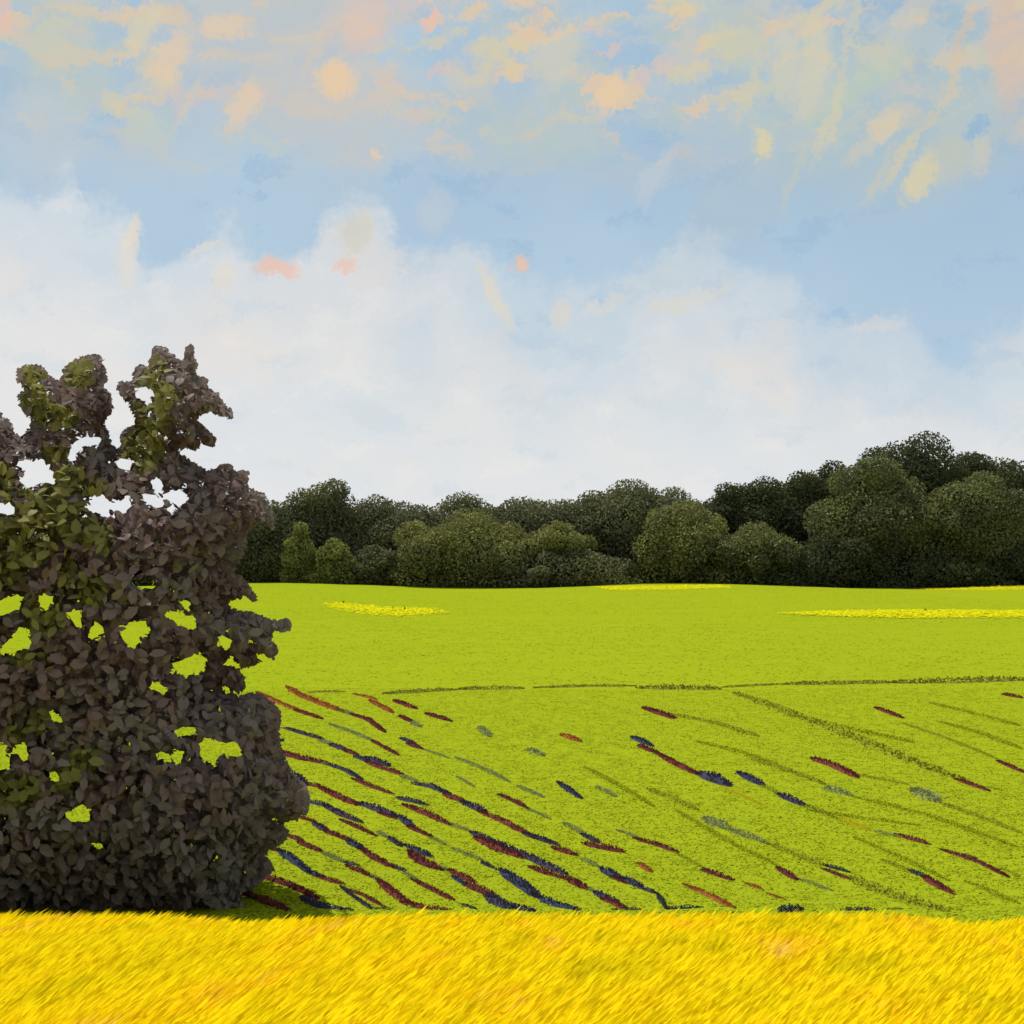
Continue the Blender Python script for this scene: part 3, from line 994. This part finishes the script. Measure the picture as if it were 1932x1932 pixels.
def clump(code, w, pts, conv, scale):
    mat = CM[code][0]
    pts = [np.array(p, float) for p in pts]
    ext = 0.17 * sum(np.linalg.norm(b_ - a_) for a_, b_ in zip(pts[:-1], pts[1:])) + 4
    e0, e1 = pts[0] - pts[1], pts[-1] - pts[-2]
    if code in 'RBO':
        pts = [pts[0] + e0 / np.linalg.norm(e0) * ext] + pts[1:-1] + [pts[-1] + e1 / np.linalg.norm(e1) * ext]
    pp = [conv(p) for p in pts]
    pp = [(x, min(y, 1714)) for x, y in pp]
    thick = w * scale * (0.84 if code in 'RBDO' else 1.2)
    gp = [ground_at(x, y + thick * 0.42) for x, y in pp]
    gp = np.array(gp)
    cl = np.concatenate([[0], np.cumsum(np.linalg.norm(np.diff(gp, axis=0), axis=1))])
    Ltot = cl[-1]
    dist = gp[:, 1].mean()
    h = thick * dist / F * (0.95 if code in 'RBDO' else 0.8)
    wid = (2.2 if code in 'RBDO' else 4.0) * h
    root = gp.mean(0)
    # solid low mound under the leaves
    k = max(6, min(40, int(Ltot / 0.25)))
    ts = np.linspace(0, Ltot, k)
    mid = np.stack([np.interp(ts, cl, gp[:, i]) for i in range(3)], -1)
    mid[:, 0] += 0.06 * h * rng.normal(size=k)
    mid[:, 2] = terrain(mid[:, 0], mid[:, 1])
    env = np.sqrt(np.clip(1 - np.abs(2 * ts / Ltot - 1) ** 3, 0.03, 1)) * (0.8 + 0.35 * rng.random(k))
    lf = CM[code][1] != ''
    n = int(np.clip(Ltot * wid / (h * h) * 9, 80, 4000))
    if code in 'GLMYF':
        n = int(n * 0.9)
    tt = rng.random(n) * Ltot
    c = np.stack([np.interp(tt, cl, gp[:, i]) for i in range(3)], -1)
    e = np.interp(tt, ts, env)
    dirv = np.stack([np.interp(tt, cl, np.gradient(gp[:, i], cl)) for i in range(2)] + [np.zeros(n)], -1)
    dirv = nrm(dirv)
    side = np.stack([-dirv[:, 1], dirv[:, 0], np.zeros(n)], -1)
    sp = rng.normal(scale=0.36, size=n)
    up = np.clip(1 - (sp / 0.9) ** 2, 0.05, 1) * e * h * rng.random(n) ** 0.7
    P = c + side * (sp * wid * 0.5 * e)[:, None]
    P[:, 2] = terrain(P[:, 0], P[:, 1]) + up * 0.75
    soft = code in 'GLMYF'
    D = nrm(side * sp[:, None] * 0.8 + dirv * rng.normal(scale=.5, size=n)[:, None] + np.array([0, 0, 0.25 if soft else 0.7]) + rand_unit(n) * 0.4)
    Lg = h * (0.26 + 0.26 * rng.random(n))
    v = leaves(P, D, rand_unit(n), Lg, Lg * (0.5 + 0.3 * rng.random(n)), 0.1)
    V = [v.reshape(-1, 3) - root]
    Fc = [leaf_faces(n)]
    if True:
        sec = 5
        mh = 0.62 if code in 'RBDO' else 0.16
        mv = []
        dm = np.gradient(mid, axis=0)
        sm = nrm(np.stack([-dm[:, 1], dm[:, 0], np.zeros(k)], -1))
        for j in range(sec):
            th = math.pi * j / (sec - 1)
            off_ = sm * (math.cos(th) * wid * 0.40 * env)[:, None]
            off_[:, 2] += math.sin(th) * h * mh * env * (0.85 + .3 * rng.random(k)) - 0.01
            mv.append(mid + off_)
        mv = np.stack(mv, 1).reshape(-1, 3) - root
        b0 = n * 6
        qf = []
        for i in range(k - 1):
            for j in range(sec - 1):
                a_ = b0 + i * sec + j
                qf.append((a_, a_ + 1, a_ + sec + 1, a_ + sec))
        V.append(mv)
        Fc.append(np.array(qf))
    nm_ = {'L': 'furrow_grass', 'F': 'furrow_grass', 'M': 'field_margin', 'Y': 'straw_wisp'}.get(code, 'crop_clump')
    o = mesh_obj(nm_, np.concatenate(V), Fc, mat)
    o.location = root
    return o, Ltot, pp


S3 = .3201
S4 = K4
ROWS = [
    # phrase naming the row, converter, scale, dashes
    ('short top row touching the plum tree', c3, S3, [('O', 25, [(95, 225), (190, 270), (300, 315)]), ('R', 25, [(305, 320), (430, 360)])]),
    ('second row from top by the plum tree', c3, S3, [('O', 32, [(280, 200), (330, 230), (440, 275), (540, 310)]), ('G', 18, [(545, 310), (640, 345)]),
                                              ('R', 28, [(640, 345), (720, 370), (795, 425)])]),
    ('topmost scattered row under the field margin', c3, S3, [('O', 20, [(650, 225), (750, 248)]), ('O', 28, [(745, 265), (850, 320)]), ('R', 28, [(890, 265), (990, 300)])]),
    ('scattered pair of clumps below the margin', c3, S3, [('R', 25, [(915, 355), (980, 385)]), ('G', 20, [(980, 385), (1030, 412)]), ('R', 28, [(1080, 340), (1195, 375)])]),
    ('thin third row from top', c3, S3, [('G', 16, [(490, 395), (640, 450), (760, 500)]), ('R', 22, [(760, 505), (880, 570)])]),
    ('faint row in mid field', c3, S3, [('B', 24, [(920, 485), (990, 510)]), ('R', 26, [(960, 515), (1030, 540)]), ('G', 12, [(1040, 545), (1200, 600)]),
                                  ('G', 16, [(1230, 590), (1400, 660), (1560, 740)]), ('G', 20, [(1380, 410), (1440, 470)]),
                                  ('G', 26, [(1660, 540), (1760, 580)]), ('G', 18, [(1600, 760), (1760, 830)])]),
    ('mid field row above the longest row', c3, S3, [('R', 26, [(1510, 820), (1590, 855), (1645, 885)]), ('G', 12, [(1240, 705), (1350, 770)]), ('G', 14, [(1650, 890), (1800, 960)])]),
    ('longest broken row crossing to the yellow crop', c3, S3, [
        ('G', 14, [(205, 420), (260, 430)]), ('B', 25, [(260, 430), (340, 455), (430, 480)]), ('G', 18, [(430, 490), (510, 520)]),
        ('B', 30, [(510, 520), (590, 550)]), ('R', 26, [(590, 555), (650, 575)]), ('B', 28, [(650, 590), (720, 615)]),
        ('B', 40, [(720, 600), (830, 635)]), ('R', 28, [(735, 630), (810, 658), (910, 690)]), ('G', 20, [(915, 695), (1010, 740)]),
        ('B', 34, [(1010, 750), (1100, 765), (1180, 800)]), ('R', 32, [(1180, 815), (1280, 850)]), ('B', 42, [(1290, 860), (1340, 880), (1400, 905)]),
        ('R', 34, [(1410, 925), (1520, 970), (1660, 1045)]), ('B', 36, [(1660, 1045), (1740, 1075), (1820, 1100)]), ('R', 40, [(1820, 1125), (1932, 1160)])]),
    ('tail of the longest row at the yellow crop', c4, S4, [
        ('G', 12, [(190, 790), (270, 830)]), ('B', 28, [(280, 838), (350, 872)]), ('R', 16, [(310, 866), (360, 888)]), ('B', 28, [(360, 872), (420, 900)]),
        ('B', 20, [(420, 905), (480, 928)]), ('D', 18, [(490, 930), (515, 970), (530, 1000)]), ('D', 22, [(520, 990), (670, 985)])]),
    ('fourth row down along the plum tree', c3, S3, [
        ('B', 45, [(30, 465), (110, 490), (190, 490)]), ('R', 36, [(150, 545), (240, 575), (340, 600), (440, 620)]), ('G', 18, [(445, 625), (500, 640)]),
        ('B', 26, [(500, 640), (590, 670), (660, 710)]), ('R', 24, [(655, 730), (740, 765), (840, 800)]), ('B', 30, [(910, 835), (1050, 868)]),
        ('R', 36, [(960, 882), (1060, 922), (1170, 972)]), ('G', 18, [(1170, 975), (1330, 1030)]), ('B', 30, [(1340, 1040), (1450, 1080)]),
        ('R', 45, [(1380, 1075), (1500, 1135), (1600, 1168)]), ('B', 45, [(1500, 1105), (1650, 1170), (1840, 1255)]), ('R', 42, [(1700, 1245), (1800, 1278), (1932, 1312)])]),
    ('tail of the fourth row by the yellow crop', c4, S4, [('R', 30, [(150, 880), (205, 905)]), ('G', 14, [(205, 905), (260, 930)]), ('B', 30, [(255, 930), (320, 955)]),
                                                      ('R', 24, [(285, 955), (365, 988)]), ('D', 18, [(310, 1000), (430, 1000)])]),
    ('fifth row down along the plum tree', c3, S3, [
        ('B', 50, [(270, 690), (340, 740)]), ('R', 30, [(340, 745), (450, 770)]), ('R', 36, [(460, 780), (530, 815), (630, 860)]),
        ('B', 40, [(675, 865), (760, 890), (860, 930)]), ('R', 20, [(790, 925), (870, 952)]), ('B', 38, [(915, 945), (980, 1000)]),
        ('R', 28, [(970, 1005), (1080, 1055)]), ('G', 16, [(1080, 1060), (1180, 1110)]), ('G', 18, [(1210, 1125), (1400, 1200)]),
        ('B', 28, [(1400, 1215), (1450, 1240)]), ('B', 60, [(1520, 1265), (1600, 1320), (1700, 1390)]), ('B', 45, [(1740, 1420), (1830, 1460), (1932, 1490)])]),
    ('sixth row down along the plum tree', c3, S3, [
        ('B', 30, [(375, 855), (490, 880)]), ('B', 36, [(490, 890), (570, 930), (660, 965)]), ('R', 26, [(580, 970), (660, 1005), (745, 1045)]),
        ('G', 24, [(780, 1030), (830, 1060)]), ('B', 32, [(850, 1070), (910, 1110)]), ('B', 36, [(955, 1115), (1080, 1170)]),
        ('R', 50, [(980, 1160), (1050, 1210), (1130, 1240)]), ('G', 20, [(1130, 1235), (1190, 1260)]), ('R', 36, [(1210, 1262), (1330, 1318)]),
        ('B', 30, [(1230, 1300), (1310, 1350)]), ('R', 45, [(1310, 1340), (1450, 1400)]), ('B', 60, [(1450, 1420), (1540, 1470), (1670, 1495)])]),
    ('seventh row down along the plum tree', c3, S3, [
        ('R', 26, [(330, 950), (400, 970)]), ('B', 36, [(410, 985), (470, 1020)]), ('R', 32, [(480, 1030), (610, 1080)]), ('B', 42, [(615, 1090), (690, 1130)]),
        ('R', 36, [(690, 1140), (770, 1190), (850, 1230)]), ('B', 26, [(860, 1230), (930, 1260)]), ('G', 16, [(930, 1270), (1010, 1320)]),
        ('R', 32, [(1010, 1325), (1100, 1370), (1200, 1420)]), ('D', 22, [(1260, 1460), (1365, 1492)])]),
    ('eighth row down along the plum tree', c3, S3, [
        ('R', 26, [(250, 1055), (330, 1085)]), ('R', 30, [(325, 1100), (440, 1145)]), ('G', 24, [(450, 1150), (580, 1210)]), ('B', 22, [(590, 1212), (660, 1232)]),
        ('R', 34, [(610, 1235), (730, 1288)]), ('G', 18, [(740, 1290), (800, 1320)]), ('R', 42, [(800, 1330), (870, 1390), (960, 1450)]),
        ('R', 36, [(950, 1455), (1050, 1480), (1180, 1495)])]),
    ('ninth row down along the plum tree', c3, S3, [
        ('R', 26, [(150, 1135), (210, 1145)]), ('B', 42, [(210, 1150), (290, 1200), (360, 1255)]), ('B', 34, [(380, 1270), (450, 1300)]),
        ('R', 32, [(440, 1300), (560, 1335)]), ('B', 26, [(580, 1370), (660, 1430), (720, 1480)]), ('R', 26, [(620, 1380), (700, 1410), (790, 1460)]),
        ('D', 18, [(720, 1485), (870, 1498)])]),
    ('lowest full row right of the plum tree', c3, S3, [('R', 42, [(100, 1290), (200, 1320), (300, 1360), (380, 1400)]), ('B', 48, [(360, 1430), (450, 1470), (590, 1492)])]),
    ('lowest corner row at the plum tree foot', c3, S3, [('B', 22, [(0, 1380), (30, 1395)]), ('R', 46, [(20, 1400), (120, 1440), (220, 1490)])]),
    ('short row right of the longest row', c4, S4, [('G', 14, [(120, 650), (210, 700)]), ('B', 22, [(200, 700), (250, 725)]), ('R', 30, [(220, 735), (340, 760)]), ('O', 20, [(420, 815), (460, 840)])]),
    ('sparse maroon row in the middle of the field', c4, S4, [('G', 10, [(330, 680), (420, 715)]), ('R', 22, [(420, 718), (480, 735), (550, 760)]),
                                                        ('L', 10, [(550, 765), (680, 835)]), ('R', 26, [(680, 840), (770, 870)])]),
    ('short russet row just above the yellow crop', c4, S4, [('O', 22, [(620, 905), (700, 940), (770, 975)]), ('O', 15, [(845, 895), (900, 915)]), ('O', 11, [(930, 935), (985, 955)])]),
    ('long fading row across the right field', c4, S4, [
        ('L', 16, [(450, 515), (650, 600)]), ('G', 24, [(670, 625), (760, 670)]), ('G', 18, [(760, 670), (920, 730)]), ('L', 18, [(920, 730), (1150, 820)]),
        ('D', 18, [(1140, 818), (1250, 848)]), ('R', 16, [(1150, 838), (1240, 872)]), ('L', 30, [(1250, 860), (1500, 960), (1640, 1025)])]),
    ('two-clump row low in the right field', c4, S4, [('R', 22, [(970, 835), (1030, 870)]), ('G', 12, [(1040, 870), (1180, 920)])]),
    ('bold short row high in mid field', c4, S4, [('B', 22, [(400, 320), (460, 345)]), ('R', 22, [(425, 352), (475, 372)]), ('R', 22, [(500, 385), (560, 420), (635, 455)]),
                                             ('B', 40, [(670, 460), (760, 495)]), ('Y', 9, [(740, 510), (910, 585)])]),
    ('faint row right of the bold short row', c4, S4, [
        ('B', 26, [(820, 460), (900, 500)]), ('L', 14, [(900, 500), (980, 545)]), ('B', 26, [(980, 545), (1060, 580)]), ('L', 16, [(1060, 580), (1200, 635)]),
        ('Y', 15, [(1200, 630), (1330, 682)]), ('G', 11, [(1340, 685), (1450, 710)]), ('R', 20, [(1440, 702), (1545, 732)])]),
    ('short maroon row near the right edge', c4, S4, [('R', 20, [(1640, 768), (1740, 800), (1840, 850)]), ('L', 10, [(1840, 830), (1915, 865)])]),
    ('upper faint row in mid field', c4, S4, [('R', 24, [(450, 205), (540, 235)]), ('L', 15, [(540, 222), (720, 262), (890, 312)])]),
    ('dashed row in the upper right field', c4, S4, [('R', 28, [(1120, 405), (1180, 425), (1255, 460)]), ('L', 12, [(1255, 462), (1480, 502)]), ('G', 28, [(1490, 510), (1600, 565)]),
                                                ('L', 15, [(1600, 570), (1920, 690)])]),
    ('long olive furrow from the field margin', c4, S4, [('L', 24, [(790, 135), (960, 195), (1200, 290), (1500, 410), (1700, 480)]), ('R', 18, [(1680, 487), (1780, 522)]), ('L', 9, [(1780, 512), (1850, 527)])]),
    ('faint furrow below the long olive furrow', c4, S4, [('L', 15, [(860, 400), (1000, 445), (1150, 500)]), ('G', 20, [(1150, 510), (1250, 540)])]),
    ('scattered clumps in the far right corner', c4, S4, [('R', 18, [(1360, 205), (1440, 235)]), ('R', 17, [(1860, 150), (1915, 160)]), ('R', 17, [(1840, 415), (1920, 450)]),
                                                     ('L', 9, [(1450, 260), (1650, 330), (1840, 408)])]),
    ('dark row low at right', c4, S4, [('L', 14, [(1370, 795), (1480, 840)]), ('D', 20, [(1480, 840), (1560, 870)]), ('R', 30, [(1550, 870), (1640, 920)])]),
    ('dark line at the yellow crop edge, right half', c4, S4, [('D', 42, [(960, 995), (1060, 990)]), ('D', 22, [(1210, 1010), (1350, 1012)]), ('D', 12, [(1390, 1018), (1460, 1022)])]),
    ('stray clumps left of the bold short row', c4, S4, [('O', 20, [(120, 310), (180, 330)]), ('B', 20, [(110, 500), (180, 548)]), ('G', 12, [(250, 510), (330, 550)])]),
    ('faint streaks of the right field', c4, S4, [
        ('F', 16, [(1000, 225), (1250, 285), (1500, 335)]), ('F', 15, [(1250, 545), (1550, 620), (1900, 745)]), ('F', 14, [(1080, 600), (1300, 635), (1530, 662)]),
        ('F', 13, [(1600, 255), (1760, 300), (1925, 362)]), ('F', 14, [(1260, 705), (1450, 790), (1640, 880)]), ('F', 14, [(640, 330), (800, 370), (980, 430)]),
        ('F', 12, [(1560, 180), (1740, 225), (1915, 270)]), ('F', 14, [(1700, 880), (1800, 920), (1915, 970)]), ('F', 13, [(560, 600), (760, 720), (980, 830)]),
        ('F', 12, [(200, 430), (330, 500), (480, 590)])]),
    ('field margin between rows and meadow', c4, S4, [('M', 12, [(0, 122), (200, 116), (410, 114)]), ('M', 22, [(410, 118), (560, 120), (740, 122)]), ('M', 10, [(740, 121), (980, 108)]),
                                                ('M', 18, [(980, 105), (1200, 103), (1420, 98)]), ('M', 26, [(1420, 95), (1680, 92), (1932, 84)])]),
    ('left end of the field margin', c3, S3, [('M', 15, [(370, 210), (590, 206)]), ('M', 24, [(800, 215), (1000, 205), (1240, 190)]), ('M', 26, [(1245, 187), (1640, 182)])]),
]
ORD = ['first', 'second', 'third', 'fourth', 'fifth', 'sixth', 'seventh', 'eighth', 'ninth', 'tenth', 'eleventh', 'twelfth', 'thirteenth', 'fourteenth', 'fifteenth']
for phrase, conv, sc, dashes in ROWS:
    if len(dashes) >= 7 and conv is c3 and 'faint' not in phrase:
        # the thin line of weeds on which the clumps of a row stand
        ln_pts = []
        for d in dashes:
            for p_ in (d[2][0], d[2][-1]):
                if not ln_pts or p_[0] > ln_pts[-1][0] + 25:
                    ln_pts.append(p_)
        dashes = dashes + [('L', 11, ln_pts)]
    cnt = {}
    for d in dashes:
        cnt[d[0]] = cnt.get(d[0], 0) + 1
    seen = {}
    for code, w, pts_ in dashes:
        o, ln_, pp_ = clump(code, w, pts_, conv, sc)
        seen[code] = seen.get(code, 0) + 1
        noun = {'L': 'grass strip', 'F': 'grass streak', 'M': 'grass strip', 'Y': 'straw wisp'}.get(code, 'plant clump')
        colr = CM[code][1]
        if cnt[code] > 1:
            lab = f'{ORD[seen[code] - 1]} {colr} {noun} from left, {phrase}'
        else:
            lab = f'only {colr} {noun} in the {phrase}' if 'row' in phrase or 'furrow' in phrase else f'only {colr} {noun}, {phrase}'
        cat = {'L': 'grass strip', 'F': 'grass strip', 'M': 'grass strip', 'Y': 'straw'}.get(code, 'plant')
        tag(o, lab, cat, 'low plants in the crop rows' if cat == 'plant' else 'thin grass strips in the field')

# ------------------------------------------------------------------ yellow crop in the foreground
M_crop = foliage('golden_crop', [(0.74, 0.50, 0.004), (0.80, 0.57, 0.004), (0.72, 0.44, 0.004), (0.82, 0.60, 0.02)], 0.42, up=0.45)


def crop_material():
    t = M_crop.node_tree
    ramp = next(n for n in t.nodes if n.type == 'VALTORGB')
    at_ = t.nodes.new('ShaderNodeAttribute')
    at_.attribute_name = 'tone'
    t.links.new(at_.outputs['Fac'], ramp.inputs[0])
    cr = ramp.color_ramp
    while len(cr.elements) > 1:
        cr.elements.remove(cr.elements[0])
    stops = [(0.0, (0.74, 0.60, 0.006)), (0.14, (0.84, 0.68, 0.005)), (0.30, (0.92, 0.73, 0.006)), (0.64, (0.94, 0.72, 0.006)),
             (0.80, (0.94, 0.62, 0.006)), (0.90, (0.93, 0.66, 0.06)), (1.0, (0.95, 0.66, 0.24))]
    cr.elements[0].position = 0.0
    cr.elements[0].color = (*stops[0][1], 1)
    for p_, c_ in stops[1:]:
        e = cr.elements.new(p_)
        e.color = (*c_, 1)


crop_material()


def vnoise(x, y, seed):
    r = np.random.default_rng(seed)
    g_ = r.random((256, 256))
    xi, yi = np.floor(x).astype(int), np.floor(y).astype(int)
    fx, fy = x - xi, y - yi
    fx, fy = fx * fx * (3 - 2 * fx), fy * fy * (3 - 2 * fy)
    a_ = g_[xi % 256, yi % 256] * (1 - fx) + g_[(xi + 1) % 256, yi % 256] * fx
    b_ = g_[xi % 256, (yi + 1) % 256] * (1 - fx) + g_[(xi + 1) % 256, (yi + 1) % 256] * fx
    return a_ * (1 - fy) + b_ * fy


EDGE_X = np.array([-600, 0, 200, 400, 520, 700, 1000, 1250, 1400, 1560, 1700, 1770, 1830, 1932, 2500.])
EDGE_Y = np.array([1720, 1718, 1722, 1737, 1729, 1720, 1714, 1713, 1708, 1714, 1729, 1741, 1735, 1728, 1722.])


def crop(n):
    y = 3.2 + (12.4 - 3.2) * rng.random(n) ** 0.8
    x = (rng.random(n) * 2 - 1) * (2.2 + 0.47 * y)
    # far rim of the field follows a slightly wavering line
    px = CX + x / y * F
    want = np.interp(px, EDGE_X, EDGE_Y)
    hmax = 0.60
    z = terrain(x, y)
    # height allowed so that the rim stays level with the wavering line
    topz = EYE - (want - YH) / F * y
    hgt = hmax * (0.86 + 0.14 * rng.random(n) ** 0.5)
    hgt = np.minimum(hgt, (topz - z) * (1 - 0.05 * rng.random(n)))
    k = hgt > 0.18
    x, y, z, hgt = x[k], y[k], z[k], hgt[k]
    n = len(x)
    b = np.stack([x, y, z - 0.02], -1)
    ln = 0.44 + 0.06 * rng.normal(size=n)
    dx = np.stack([ln, 0.12 * rng.normal(size=n) + 0.05, np.zeros(n)], -1)
    ang = rng.random(n) * math.pi
    sd_ = np.stack([np.cos(ang), 0.5 * np.sin(ang), np.zeros(n)], -1)
    w = 0.009 + 0.008 * rng.random(n)
    H = hgt[:, None]
    up = np.array([0, 0, 1.0])
    p1 = b + up * H * 0.60 + dx * H * 0.55
    p2 = b + up * H * 0.86 + dx * H * 0.95
    p3 = b + up * H * 1.0 + dx * H * 1.35
    v = np.empty((n, 7, 3))
    v[:, 0] = b - sd_ * w[:, None] * 0.8
    v[:, 1] = b + sd_ * w[:, None] * 0.8
    v[:, 2] = p1 - sd_ * w[:, None]
    v[:, 3] = p1 + sd_ * w[:, None]
    v[:, 4] = p2 - sd_ * w[:, None] * 1.7
    v[:, 5] = p2 + sd_ * w[:, None] * 1.7
    v[:, 6] = p3
    f = np.array([[0, 1, 3], [0, 3, 2], [2, 3, 5], [2, 5, 4], [4, 5, 6]])
    fc_ = (np.arange(n)[:, None, None] * 7 + f[None]).reshape(-1, 3)
    o = mesh_obj('yellow_crop', v.reshape(-1, 3), fc_, M_crop)
    tone = 0.46 + 0.85 * (vnoise(x * 3.2 - y * .3, y * 0.7, 3) - .5) + 0.40 * (vnoise(x * 7.5 - y, y * 1.6, 4) - .5) + 0.05 * rng.normal(size=n)
    att = o.data.attributes.new('tone', 'FLOAT', 'POINT')
    att.data.foreach_set('value', np.clip(tone, 0, 1).astype(np.float32).repeat(7))
    tag(o, 'dense golden yellow crop leaning right across the whole foreground', 'crop', kind='stuff')


crop(130000)
# straw-coloured earth under the crop
xs2 = np.linspace(-16, 16, 33)
ys2 = np.linspace(-2, 12.2, 30)
gx, gy = np.meshgrid(xs2, ys2)
gv = np.stack([gx, gy, terrain(gx, gy) + 0.006], -1).reshape(-1, 3)
ii = (np.arange(len(ys2) - 1)[:, None] * len(xs2) + np.arange(len(xs2) - 1)[None]).reshape(-1)
o = mesh_obj('crop_ground', gv, np.stack([ii, ii + 1, ii + len(xs2) + 1, ii + len(xs2)], -1), M_soil)
tag(o, 'straw coloured earth under the yellow crop', 'ground', kind='structure')
